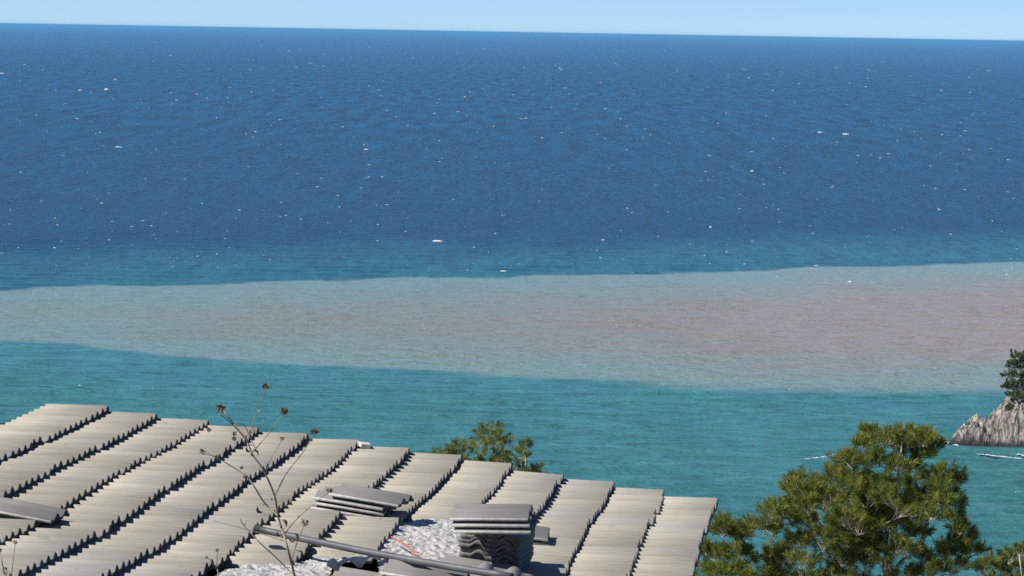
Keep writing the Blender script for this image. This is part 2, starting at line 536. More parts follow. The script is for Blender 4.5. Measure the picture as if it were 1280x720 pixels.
# the shore swings toward the camera to the right
yc = -1.5 - 0.24 * (gx - rxs[0]) + 0.5 * half[None, :]
q = (gy - yc) / half[None, :]
body = np.clip(1 - np.abs(q) ** 1.7, -0.6, 1)
hz = prof_h[None, :] * np.where(body > 0, np.abs(body) ** 0.62, body * 1.2)
crag = np.zeros_like(hz)
for i in range(hz.shape[0]):
    for j in range(hz.shape[1]):
        a, b, zz = gx[i, j], gy[i, j], hz[i, j]
        sx = a * 0.9 - zz * 0.45                      # leaning strata
        r1_ = 1 - abs(mnoise.noise(Vector((sx * 0.75, b * 0.25, 3.1)))) * 2
        r2_ = 1 - abs(mnoise.noise(Vector((sx * 1.9, b * 0.7, 7.7)))) * 2
        r3_ = mnoise.noise(Vector((a * 2.7, b * 2.7, zz * 2)))
        crag[i, j] = 0.95 * r1_ + 0.62 * r2_ + 0.42 * r3_ - 0.85
hz = hz + crag * np.clip(prof_h[None, :] / 4, 0.25, 1.0) * np.where(body > -0.2, 1, 0.3) * 1.1
hz = np.where(body <= -0.55, -2.5, hz)
rv = np.stack([gx, ROCK_Y + gy + 2.0, hz], -1).reshape(-1, 3)
rock = link("rocky_headland", np_mesh("rocky_headland", rv, grid_faces(*gx.shape), M_ROCK, False))
tag(rock, "craggy pale grey headland rock rising from the sea at the right edge", "rock")

# surf round the rock and swell lines in the cove
its = []
def streak(pts, wpx, hpx, nper):
    pts = np.array(pts, float)
    for i in range(len(pts) - 1):
        for t in np.linspace(0, 1, nper):
            if rng.random() < 0.22: continue
            a = pts[i] * (1 - t) + pts[i + 1] * t + rng.normal(0, 0.5, 2) * (1.5, 0.35)
            p = on_level(*a); mp = p[1] / F_PX
            its.append((p[0], p[1], mp * wpx * rng.uniform(0.6, 1.4), 1.2, mp * hpx * rng.uniform(0.4, 1.2), rng.normal(-0.1, 0.2)))
streak([(1176, 551), (1190, 554), (1198, 557.5), (1214, 559.5), (1236, 561)], 5, 1.5, 10)
streak([(1236, 561), (1256, 564), (1285, 570)], 5, 1.0, 9)
streak([(1174, 550.5), (1190, 553)], 5, 1.7, 9)
streak([(1222, 567), (1240, 569), (1256, 570.5), (1284, 574)], 3, 0.22, 16)
streak([(1006, 573.5), (1018, 572), (1030, 570.5), (1044, 568)], 2.2, 0.4, 12)
streak([(1266, 600), (1284, 600)], 4, 0.5, 7)
streak([(1270, 615), (1284, 611)], 4, 0.9, 14)
streak([(1268, 618), (1284, 619)], 4, 0.7, 12)
fv, ff = foam_mesh(its)
tag(link("surf_foam", np_mesh("surf_foam", fv, ff, M_FOAM, True)), kind='stuff')

# ------------------------------------------------------------------ roof frame (fitted to the course lines of the photo)
RA, RP, RQ = 0.0985850820, 0.119274005, -0.00348975705
RO = np.array([-3.00273500, 22.7367878, 77.4761882])
E = 0.34
RW = np.array([math.sin(RA) * math.cos(RQ), math.cos(RA) * math.cos(RQ), math.sin(RQ)])
RS = np.array([math.cos(RA) * math.cos(RP), -math.sin(RA) * math.cos(RP), -math.sin(RP)])
RS = RS - RW * (RS @ RW); RS /= np.linalg.norm(RS)
RN = np.cross(RS, RW)
SAG = [(1, [(-0.0, -0.008), (-0.97, -0.029), (-1.94, -0.015), (-2.95, 0.003)]),
       (2, [(-0.06, 0.005), (-1.16, -0.015), (-2.44, -0.0), (-4.03, 0.015)]),
       (3, [(-0.08, 0.007), (-1.68, 0.009), (-3.07, 0.01), (-4.21, 0.015), (-4.75, -0.025), (-5.62, 0.013)]),
       (4, [(-0.14, -0.006), (-1.61, -0.006), (-2.82, 0.005), (-3.74, -0.007), (-4.66, -0.02), (-5.61, 0.011), (-6.63, 0.071)]),
       (5, [(-0.08, 0.024), (-1.33, -0.015), (-2.65, 0.008), (-3.7, -0.02), (-4.76, -0.036), (-6.01, 0.03)]),
       (6, [(-0.03, 0.03), (-1.29, -0.015), (-2.93, 0.012), (-3.51, -0.001), (-4.33, -0.044), (-5.41, -0.011)]),
       (7, [(-0.07, 0.018), (-1.86, 0.001), (-3.03, 0.019), (-3.78, -0.008), (-4.43, -0.04)]),
       (8, [(0.02, 0.034), (-1.37, 0.014), (-2.82, 0.027), (-3.76, -0.009)]),
       (9, [(0.04, 0.018), (-1.45, -0.019)]),
       (10, [(0.0, -0.007), (-1.27, -0.041), (-2.22, -0.006)]),
       (11, [(-0.05, -0.008), (-1.52, 0.001), (-3.67, -0.02)]),
       (12, [(0.02, -0.024), (-1.86, 0.003), (-3.49, 0.004)]),
       (13, [(-0.22, 0.005), (-2.08, 0.044), (-3.23, 0.007)])]
_sp = np.array([(i * E, v, d) for i, l in SAG for v, d in l])


def sag(u, v):
    u = np.asarray(u, float); v = np.asarray(v, float)
    w = np.exp(-(((u[..., None] - _sp[:, 0]) / 0.42) ** 2 + ((v[..., None] - _sp[:, 1]) / 0.55) ** 2) / 2) + 1e-9
    k_ = w.sum(-1)
    return (w * _sp[:, 2]).sum(-1) / (k_ + 0.25)


def roof_pt(u, v, h=0.0):
    u = np.asarray(u, float); v = np.asarray(v, float); h = np.asarray(h, float)
    return RO + u[..., None] * RS + v[..., None] * RW + h[..., None] * RN + sag(u, v)[..., None] * np.array([0, 0, 1.0])


def roof_uv(px, py, h=0.0):
    d = rays(px, py)
    O = RO + RN * h
    t = ((O - CAM) @ RN) / (d @ RN)
    Q = CAM + d * t[..., None] - O if np.ndim(t) else CAM + d * t - O
    return Q @ RS, Q @ RW


def to_px(P_):
    q = (np.asarray(P_) - CAM) @ ROT
    return CX + F_PX * q[..., 0] / -q[..., 2], CY - F_PX * q[..., 1] / -q[..., 2]


ROLL_H, PITCH_W, TH, LEN = 0.029, 0.15, 0.022, 0.42


def tile_mesh(name, mat, width, edge=None, nose=None, end=None, TH=0.026, pw=1.15):
    """double-roll interlocking tile: x along the ribs (0..LEN), y across, z up"""
    ys = []
    nroll = int(round(width / PITCH_W))
    for r_ in range(nroll):
        for t in (0.0, 0.2, 0.40, 0.47, 0.55, 0.64, 0.725, 0.81, 0.90, 0.97):
            ys.append((r_ + t) * PITCH_W)
    ys.append(nroll * PITCH_W)
    if width > nroll * PITCH_W + 0.001:
        ys.append(width)
    ys = np.array(ys)
    t = (ys / PITCH_W) % 1.0
    zt = np.where(t > 0.42, np.sin(np.pi * np.clip((t - 0.42) / 0.58, 0, 1)) ** pw * ROLL_H, 0.0)
    zt += np.where(t < 0.03, 0.0, 0)
    zb = zt - TH
    xs = [0.0, LEN * 0.5, LEN - 0.006, LEN]
    m = len(ys)
    V, Fc = [], []
    for i, x in enumerate(xs):
        drop = 0.004 if i == 3 else 0.0                 # rounded nose
        V += [(x, y, z - drop) for y, z in zip(ys, zt)]
        V += [(x, y, z) for y, z in zip(ys, zb)]
    s_ = 2 * m
    for i in range(3):
        for j in range(m - 1):
            a = i * s_ + j
            Fc.append((a, a + s_, a + s_ + 1, a + 1))
            b = i * s_ + m + j
            Fc.append((b, b + 1, b + s_ + 1, b + s_))
        a = i * s_
        Fc.append((a, a + m, a + s_ + m, a + s_))
        a = i * s_ + m - 1
        Fc.append((a, a + s_, a + s_ + m, a + m))
    for j in range(m - 1):
        Fc.append((j, j + 1, m + j + 1, m + j))
        a = 3 * s_ + j
        Fc.append((a, a + m, a + m + 1, a + 1))
    me_ = np_mesh(name, np.array(V), np.array(Fc), mat, False)
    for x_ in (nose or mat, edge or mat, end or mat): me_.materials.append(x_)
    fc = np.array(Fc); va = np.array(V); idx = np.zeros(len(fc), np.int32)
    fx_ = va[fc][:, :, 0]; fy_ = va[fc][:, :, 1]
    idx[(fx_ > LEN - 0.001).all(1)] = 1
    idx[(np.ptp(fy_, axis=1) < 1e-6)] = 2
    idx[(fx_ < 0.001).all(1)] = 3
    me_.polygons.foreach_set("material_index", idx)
    return me_


# --- house
hp = RO + 2.2 * RS - 4.0 * RW
house = empty("house", (hp[0], hp[1], 72.6))
tag(house, "house roof of weathered grey concrete tiles partly stripped for repair", "house")
house_inv = Matrix.Translation(house.location).inverted()


def child(name, me, parent, world_mat=None):
    o = link(name, me, parent)
    o.matrix_parent_inverse = Matrix.Identity(4)
    base = Matrix.Translation(parent.location).inverted()
    o.matrix_local = base @ (world_mat if world_mat is not None else Matrix.Identity(4))
    return o


U0, U1, V0, V1 = -0.06, 13 * E - 0.10, -8.2, -0.05
us = np.linspace(U0, U1, 27); vs = np.linspace(V0, V1, 50)
uu, vv = np.meshgrid(us, vs)
top = roof_pt(uu, vv, -0.105); bot = top - np.array([0, 0, 0.10])


def slab(top, bot):
    nr, nc = top.shape[:2]
    V = np.concatenate([top.reshape(-1, 3), bot.reshape(-1, 3)])
    N_ = nr * nc
    f = [*map(tuple, grid_faces(nr, nc))] + [tuple(x[::-1]) for x in grid_faces(nr, nc) + N_]
    edge = [i for i in range(nc)] + [r_ * nc + nc - 1 for r_ in range(1, nr)] + [(nr - 1) * nc + i for i in range(nc - 2, -1, -1)] + [r_ * nc for r_ in range(nr - 2, 0, -1)]
    for a, b in zip(edge, edge[1:] + edge[:1]):
        f.append((b, a, a + N_, b + N_))
    return V, np.array(f)


child("roof_deck", np_mesh("roof_deck", *slab(top, bot), M_DECK), house)
# the far slope, falling away on the other side of the ridge
RS2 = np.array([-math.cos(RA) * math.cos(RP), math.sin(RA) * math.cos(RP), -math.sin(RP)])
r0 = roof_pt(np.full(50, U0 - 0.02), vs, -0.105)
back = np.stack([r0, r0 + RS2 * 4.2], 1)
child("roof_deck", np_mesh("roof_deck_back", *slab(back, back - np.array([0, 0, 0.1])), M_DECK), house)
# walls: four real slabs under the eaves
wc = [RO + 0.35 * RS, RO + 4.0 * RS]
def wall(pa, pb, za, zb, zg=72.3, th=0.25):
    pa = np.asarray(pa); pb = np.asarray(pb)
    d = (pb - pa); d[2] = 0; d /= np.linalg.norm(d)
    nn = np.array([-d[1], d[0], 0]) * th
    q = [pa, pb, pb + nn, pa + nn]
    zt = [za, zb, zb, za]
    V = [(p[0], p[1], zg) for p in q] + [(p[0], p[1], z) for p, z in zip(q, zt)]
    Fc = [(3, 2, 1, 0), (4, 5, 6, 7), (0, 1, 5, 4), (1, 2, 6, 5), (2, 3, 7, 6), (3, 0, 4, 7)]
    child("wall", np_mesh("wall", np.array(V), np.array(Fc), M_WALL), house)
DZ = -0.34
cA = RO + RS2 * 3.7 - RW * 0.45; cR = RO - RW * 0.45; cB = RO + RS * 4.0 - RW * 0.45
cC = RO + RS * 4.0 - RW * 7.8; cR2 = RO - RW * 7.8; cD = RO + RS2 * 3.7 - RW * 7.8
wall(cR, cA, cR[2] + DZ, cA[2] + DZ); wall(cB, cR + 0.004 * RS, cB[2] + DZ, cR[2] + DZ)
wall(cD, cR2, cD[2] + DZ, cR2[2] + DZ); wall(cR2 + 0.004 * RS, cC, cR2[2] + DZ, cC[2] + DZ)
gap = RW * 0.27
wall(cC + gap, cB - gap, cC[2] + DZ, cB[2] + DZ); wall(cA - gap, cD + gap, cA[2] + DZ, cD[2] + DZ)

# --- laid roof tiles: one object each
STRIPPED = np.array([(262, 760), (272, 722), (284, 713), (317, 708), (371, 705), (415, 699), (437, 693), (476, 689), (498, 673), (515, 661), (559, 653), (600, 655), (652, 690), (652, 760)], float)


def inside_poly(x, y, poly):
    c = False
    j = len(poly) - 1
    for i in range(len(poly)):
        xi, yi = poly[i]; xj, yj = poly[j]
        if (yi > y) != (yj > y) and x < (xj - xi) * (y - yi) / (yj - yi) + xi: c = not c
        j = i
    return c


ME_TILE = tile_mesh("roof_tile", M_TILE, 0.30, nose=M_NOSE_SHADE)
n_tile = 0
LIFT = 0.036
for i in range(1, 14):                       # course i ends (nose) at u = i*E
    vtop = {13: -0.10}.get(i, -0.03) + random.uniform(-0.02, 0.02)
    for k_ in range(26):
        v1 = vtop - 0.302 * k_
        v0 = v1 - 0.302
        un = i * E
        c_ = roof_pt(un - 0.17, v0 + 0.15)
        x, y = to_px(c_)
        xl, _ = to_px(roof_pt(un, v0 + 0.3))
        if y > 745 or xl < -45: continue
        if inside_poly(float(x), float(y), STRIPPED) and not (y < 660 and x < 500): continue
        if n_tile >= 298: continue
        un += random.gauss(0, 0.007)
        # nose and tail rest on the sagging roof; the nose rides on the tile below
        pn0 = roof_pt(un, v0, LIFT * 0.55 + random.gauss(0, 0.003)); pn1 = roof_pt(un, v1, LIFT * 0.55 + random.gauss(0, 0.003))
        pt0 = roof_pt(un - LEN, v0, LIFT * (0.55 - LEN / E)); pt1 = roof_pt(un - LEN, v1, LIFT * (0.55 - LEN / E))
        xa = ((pn0 + pn1) - (pt0 + pt1)) / 2; xa /= np.linalg.norm(xa)
        ya = ((pn1 + pt1) - (pn0 + pt0)) / 2; ya -= xa * (ya @ xa); ya /= np.linalg.norm(ya)
        za = np.cross(xa, ya)
        Mx = Matrix((( xa[0], ya[0], za[0], pt0[0]), (xa[1], ya[1], za[1], pt0[1]), (xa[2], ya[2], za[2], pt0[2]), (0, 0, 0, 1)))
        child("roof_tile", ME_TILE, house, Mx)
        n_tile += 1
print("roof tiles", n_tile)

# --- crumpled foil underlay where the tiles are off
gu_, gv_ = np.meshgrid(np.linspace(0.9, 3.55, 210), np.linspace(-7.6, -2.3, 250))
fh = np.zeros_like(gu_)
for i in range(gu_.shape[0]):
    for j in range(gu_.shape[1]):
        a, b = gu_[i, j], gv_[i, j]
        w1 = mnoise.noise(Vector((a * 5, b * 3.2, 0)))
        w2 = 1 - abs(mnoise.noise(Vector((a * 17 + b * 7, b * 11 - a * 5, 4)))) * 2
        w3 = 1 - abs(mnoise.noise(Vector((a * 38 - b * 12, b * 27, 9)))) * 2
        fh[i, j] = 0.020 * w1 + 0.0045 * w2 + 0.002 * w3
pts = roof_pt(gu_, gv_, 0.002 + fh + 0.02 * np.clip((-4.0 - gv_) / 1.5, 0, 1))
fx, fy = to_px(pts)
edge_n = np.array([mnoise.noise(Vector((a * 0.06, b * 0.10, 2))) for a, b in zip(fx.ravel(), fy.ravel())]).reshape(fx.shape)
FOIL = np.array([(255, 760), (266, 721), (284, 712), (317, 706), (371, 702), (415, 695), (437, 688), (462, 680), (474, 668), (492, 657), (520, 650), (559, 646), (610, 648), (656, 690), (656, 760)], float)
HOLE = np.array([(410, 730), (418, 706), (432, 703), (470, 700), (476, 730)], float)
keep = np.zeros(fx.shape, bool)
for i in range(fx.shape[0]):
    for j in range(fx.shape[1]):
        e = edge_n[i, j]
        keep[i, j] = inside_poly(fx[i, j] + e * 5, fy[i, j] + e * 3 + 1, FOIL) and not inside_poly(fx[i, j], fy[i, j], HOLE)
ff = grid_faces(*fx.shape)
kf = keep.ravel()[ff].all(1)
ff = ff[kf]
used = np.unique(ff); mp = -np.ones(fx.size, int); mp[used] = np.arange(len(used))
foil_me = np_mesh("roof_underlay", pts.reshape(-1, 3)[used], mp[ff], M_FOIL, True)
child("roof_underlay", foil_me, house)

# ------------------------------------------------------------------ loose tiles lying on the roof
ME_LOOSE = tile_mesh("loose_tile", M_LOOSE, 0.33, M_EDGE, M_NOSE_SHADE, M_EDGE, 0.016, 0.85)
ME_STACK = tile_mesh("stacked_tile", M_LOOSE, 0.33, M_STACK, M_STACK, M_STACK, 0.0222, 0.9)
GRP = "loose roof tiles lying on the roof"


def loose(label, origin, yaw=0.0, tilt=0.0, lean=0.0, me=None):
    """origin = near left bottom corner in world; yaw about the roof normal, tilt lifts the far end of the long axis, lean lifts the far edge"""
    o = link("loose_roof_tile", me or ME_LOOSE)
    base = Matrix(((RS[0], RW[0], RN[0]), (RS[1], RW[1], RN[1]), (RS[2], RW[2], RN[2])))
    m = base @ Matrix.Rotation(yaw, 3, 'Z') @ Matrix.Rotation(-tilt, 3, 'Y') @ Matrix.Rotation(lean, 3, 'X')
    o.matrix_world = Matrix.Translation(Vector(origin)) @ m.to_4x4()
    tag(o, label, "roof tile", GRP)
    return o


def spot(px, py, h):
    u, v = roof_uv(px, py, h)
    return RO + u * RS + v * RW + h * RN


# the folded, scalloped lip of the foil above the hole
fa, fb = spot(409, 708, 0.02), spot(477, 697, 0.02)
tl = np.linspace(0, 1, 44)
lip = []
for r_, (dv_, dh_) in enumerate([(0.22, 0.0), (0.12, 0.018), (0.03, 0.03), (-0.02, 0.024), (-0.03, 0.006)]):
    sc_ = 0.5 + 0.5 * np.cos(tl * 2 * np.pi * 2.3 + 0.4)
    hgt = dh_ + 0.012 * (sc_ - 0.5) * min(1, r_ / 2) + np.array([mnoise.noise(Vector((t_ * 9, r_ * 1.7, 5))) for t_ in tl]) * 0.012
    if r_ == 4: hgt = hgt - 0.03 * (1 - sc_) ** 1.5
    lip.append(fa + (fb - fa) * tl[:, None] + RW * dv_ + RN * hgt[:, None] + RS * np.array([mnoise.noise(Vector((t_ * 7, r_ * 2.1, 8))) for t_ in tl])[:, None] * 0.01)
lip = np.array(lip)
child("underlay_fold", np_mesh("underlay_fold", lip.reshape(-1, 3), grid_faces(5, 44), M_EDGE, True), house)

UPZ = RN
# left pile of four, lying along the slope
b0 = spot(388, 633, 0.045)
for k_, (dx_, dv, yw, txt) in enumerate([(0.0, 0.0, -6, "bottom tile of the flat pile left of the metal foil"),
                                         (0.012, 0.008, -5, "second tile from the bottom in the flat pile"),
                                         (0.004, 0.015, -7, "third tile from the bottom in the flat pile"),
                                         (0.092, 0.03, -8, "top tile of the flat pile, pushed out to the right")]):
    loose(txt, b0 + RS * dx_ + RW * dv + UPZ * (0.0285 * k_ + (0.004 if k_ == 3 else 0)), R(yw))
# upright-looking stack seen end on
b1 = spot(577.5, 701, 0.03)
names = ["bottom", "second", "third", "fourth", "fifth", "sixth", "seventh", "top"]
for k_ in range(8):
    nm = names[k_]
    txt = (f"{nm} tile of the tall stack with wavy ends facing us" if nm in ("bottom", "top") else f"{nm} tile from the bottom of the tall wavy-ended stack")
    o = loose(txt, b1 + UPZ * 0.0245 * k_ + RS * random.gauss(0, 0.004) + RW * (0.42 + random.gauss(0, 0.005)) + RS * 0.018, R(-96 + random.gauss(0, 0.5)), me=ME_STACK)
# three laid crosswise on top of it
b2 = b1 + UPZ * 0.235
c2 = spot(566, 663, 0.235)
for k_, (dx_, txt) in enumerate([(0.0, "lowest of the three tiles laid crosswise on the tall stack"), (-0.012, "middle of the three tiles laid crosswise on the tall stack"), (-0.028, "uppermost of the three tiles laid crosswise on the tall stack")]):
    loose(txt, c2 + UPZ * 0.029 * k_ + RS * dx_ + RW * 0.02 * k_, R(-1 + k_), R(8.0), R(3.0))
# tiles sticking out behind the stack
b3 = spot(596, 668, 0.03)
loose("lower of two tiles poking out right behind the tall stack", b3 + RS * 0.0, R(6))
loose("upper of two tiles poking out right behind the tall stack", b3 + UPZ * 0.03 - RS * 0.012, R(4))
# tile with its two rolls toward the camera, in front of the stack
b4 = spot(661, 741, 0.075)
loose("grey tile with two round rolls pointing toward us below the tall stack", b4, R(92), R(4), me=ME_LOOSE)
# tile under the pipe, left of the stack
loose("single tile half under the grey pipe left of the tall stack", spot(545, 708, 0.04), R(-4))
# low pile at the bottom edge
b5 = spot(463, 729, 0.05)
for k_, (dx_, yw, txt) in enumerate([(0.0, -3, "lowest of the three tiles below the grey pipe"), (0.015, -4, "middle of the three tiles below the grey pipe"), (0.035, -2, "uppermost of the three tiles below the grey pipe")]):
    loose(txt, b5 + RS * dx_ + UPZ * 0.0285 * k_ + RW * 0.03 * k_, R(yw))
loose("pale edged tile lying on the foil at the bottom edge", spot(412, 724, 0.045), R(-3), me=ME_LOOSE)
loose("lone loose tile at the left edge casting a black shadow", spot(66, 648, 0.055) - RS * 0.42 + RW * 0.01, R(-4), R(-1.5))

# chip on the verge
bm = bmesh.new()
bmesh.ops.create_cube(bm, size=1.0)
for v_ in bm.verts:
    v_.co = Vector((v_.co.x * 0.065, v_.co.y * 0.05, v_.co.z * 0.03)) + Vector((random.gauss(0, .006), random.gauss(0, .006), random.gauss(0, .004)))
bmesh.ops.bevel(bm, geom=bm.edges[:], offset=0.004, segments=1, affect='EDGES')
me = bpy.data.meshes.new("tile_fragment"); bm.to_mesh(me); bm.free(); me.materials.append(M_WHITE)
fr = link("tile_fragment", me); fr.location = spot(455, 556, 0.045); fr.rotation_euler = (0.1, 0.05, 0.4)
tag(fr, "small white chip of tile lying on the far roof edge", "tile fragment")

# ------------------------------------------------------------------ pipe and cord
pA = spot(321, 661, 0.085); pB = spot(640, 721, 0.21)
tb = Tubes(12)
tb.add([pA + (pB - pA) * t - np.array([0, 0, 0.012 * math.sin(math.pi * t)]) for t in np.linspace(0, 1, 14)], 0.019)
pipe = link("pipe", tb.mesh("pipe", M_PIPE))
tag(pipe, "long thin dark grey pipe lying across the tiles and foil", "pipe")
tb = Tubes(10); dirp = (pB - pA) / np.linalg.norm(pB - pA)
tb.add([pA - dirp * 0.006, pA + dirp * 0.03], 0.023)
cap = link("end_cap", tb.mesh("end_cap", M_PIPE), pipe)

tb = Tubes(6)
def cordpts(pp, h):
    return [spot(x, y, hh) for (x, y), hh in zip(pp, h)]
def smooth_path(p, nper=6):
    p = np.array(p); out = []
    q = np.concatenate([[2 * p[0] - p[1]], p, [2 * p[-1] - p[-2]]])
    for i in range(1, len(q) - 2):
        for t in np.linspace(0, 1, nper, endpoint=False):
            out.append(0.5 * ((2 * q[i]) + (-q[i - 1] + q[i + 1]) * t + (2 * q[i - 1] - 5 * q[i] + 4 * q[i + 1] - q[i + 2]) * t * t + (-q[i - 1] + 3 * q[i] - 3 * q[i + 1] + q[i + 2]) * t ** 3))
    out.append(p[-1])
    return np.array(out)
tb.add(smooth_path(cordpts([(489, 671), (498, 676), (507, 682), (516, 692), (523, 699), (529, 706), (531, 713)], [.05, .05, .06, .07, .12, .13, .10])), 0.0045)
tb.add(smooth_path(cordpts([(498, 675), (508, 681), (518, 688), (526, 697), (533, 702)], [.05, .05, .06, .10, .12])), 0.0035)
tag(link("cord", tb.mesh("cord", M_CORD)), "faded red cord draped over the foil and the grey pipe", "cord")

# ------------------------------------------------------------------ pines
def pine(name, label, group, lobes, depth, trunk_px, ground_z, mat, needle=0.11, nwidth=0.005, shoot=0.17, per_lobe=11, per_shoot=64,
         trunk_r=0.09, seed=1, spread=1.0, hub=0.55, twig=0.006, extra=()):
    g = np.random.default_rng(seed)
    m1 = depth / F_PX
    tree_base = at_depth(trunk_px[0], trunk_px[1], depth)
    root = empty(name, (tree_base[0], depth, ground_z))
    tag(root, label, "tree", group)
    base = np.array([tree_base[0], depth, ground_z])
    L = []
    for lb in lobes:
        x, y, r_ = lb[:3]
        dd = lb[3] if len(lb) > 3 else g.normal(0, 0.45) * spread
        L.append((at_depth(x, y, depth + dd), r_ * m1, lb))
    tops = np.array([l[0] for l in L])
    itop = int(np.argmax(tops[:, 2]))
    topP = tops[itop]
    tb = Tubes(6)
    tpts = bez(base, base * 0.45 + topP * 0.55 + np.array([0.06, 0, -0.2]) * spread + (base - topP) * np.array([0.4, 0.4, 0]), topP, 16)
    tb.add(tpts, trunk_r, 0.012)
    tree_h = topP[2] - ground_z
    NV = []; NT = []
    i0 = int(len(tpts) * 0.35)
    nodes = [tpts[i0:-1]]; nrad = [np.linspace(trunk_r, 0.012, 16)[i0:-1]]
    L.sort(key=lambda q_: np.min(np.linalg.norm(tpts - q_[0], axis=1)))
    for (c, r_, lb) in L:
        # each lobe hangs on the nearest limb already grown that starts lower and nearer the trunk
        cand = np.concatenate(nodes); cr_ = np.concatenate(nrad)
        dv_ = c - cand
        cost = np.linalg.norm(dv_, axis=1) + 1.6 * np.clip(0.35 * np.linalg.norm(dv_[:, :2], axis=1) - dv_[:, 2], 0, None)
        ib = int(np.argmin(cost))
        o_ = cand[ib]; ro_ = cr_[ib]
        ln_ = np.linalg.norm(c - o_)
        midp = o_ * 0.45 + c * 0.55 + np.array([0, 0, -0.12 * ln_]) + g.normal(0, 0.07, 3) * ln_
        limb = bez(o_, midp, c - np.array([0, 0, r_ * 0.4]), 9)
        limb[1:-1] += g.normal(0, 0.018, (7, 3)) * ln_
        rl = min(ro_ * 0.8, twig + 0.010 * ln_ * (twig / 0.006) ** 0.5)
        tb.add(limb, rl, twig * 0.8)
        nodes.append(limb[2:]); nrad.append(np.linspace(rl, twig * 0.8, 9)[2:])
        npl = max(3, int(per_lobe * g.uniform(0.75, 1.3)))
        for s_ in range(npl):
            d_ = g.normal(0, 1, 3); d_ /= np.linalg.norm(d_)
            d_[2] = abs(d_[2]) * 0.9 - 0.25
            q0 = limb[g.integers(5, 9)]
            end = c + d_ * r_ * (g.uniform(0.5, 1.1) if g.random() < 0.85 else g.uniform(1.1, 1.7))
            ax = d_ * 0.75 + np.array([0, 0, 0.75]) + g.normal(0, 0.25, 3) + 0.4 * (end - q0) / (np.linalg.norm(end - q0) + 1e-6)
            ax /= np.linalg.norm(ax)
            tip = end + ax * shoot * g.uniform(0.6, 1.1)
            tw = bez(q0, end - ax * shoot * 0.2, tip, 5)
            if g.random() < 0.75: tb.add(tw, twig * 0.8, twig * 0.35)
            # needles along the outer part
            tt = g.random(per_shoot) ** 0.8
            pos = end + (tip - end) * tt[:, None]
            a1 = np.cross(ax, [0.3, 0.9, 0.1]); a1 /= np.linalg.norm(a1)
            a2 = np.cross(ax, a1)
            ph = g.random(per_shoot) * 6.283
            op = np.radians(g.uniform(22, 62, per_shoot)) * (1.15 - 0.5 * tt)
            nd = np.cos(op)[:, None] * ax + np.sin(op)[:, None] * (np.cos(ph)[:, None] * a1 + np.sin(ph)[:, None] * a2)
            ln = needle * g.uniform(0.7, 1.15, per_shoot)
            side = np.cross(nd, g.normal(0, 1, (per_shoot, 3)))
            side /= np.linalg.norm(side, axis=1, keepdims=True)
            droop = np.array([0, 0, -0.08])
            b_ = pos; e_ = pos + nd * ln[:, None] + droop * ln[:, None]
            mids = (b_ + e_) / 2 + np.array([0, 0, 0.05]) * ln[:, None]
            hw = nwidth / 2 * g.uniform(0.7, 1.3, per_shoot)
            quad = np.stack([b_, mids + side * hw[:, None], e_, mids - side * hw[:, None]], 1)
            tone = np.clip(g.normal(0.45, 0.24) + g.normal(0, 0.14, per_shoot) + 0.15 * (d_[2]), 0, 1)
            NV.append(quad.reshape(-1, 3)); NT.append(np.repeat(tone, 4))
    NV = np.concatenate(NV); NT = np.concatenate(NT)
    nf = np.arange(len(NV)).reshape(-1, 4)
    child("crown", np_mesh("crown", NV, nf, mat, False, NT), root)
    child("trunk", tb.mesh("trunk", M_BARK), root)
    return root


def lower_crown(cx, y0, y1, w0, w1, n, r_, seed):
    """the boughs below the roof line, hidden from the photo's own viewpoint"""
    q = np.random.default_rng(seed)
    out_ = []
    for t_ in np.linspace(0, 1, n):
        w_ = w0 + (w1 - w0) * t_
        out_.append((cx + q.uniform(-w_, w_), y0 + (y1 - y0) * t_, r_, float(q.normal(0, w_ * 0.012))))
    return out_


def c6(l): return [(860 + a / 3.368, 517 + b / 3.368, r_ * 0.86, *z) for a, b, r_, *z in l]


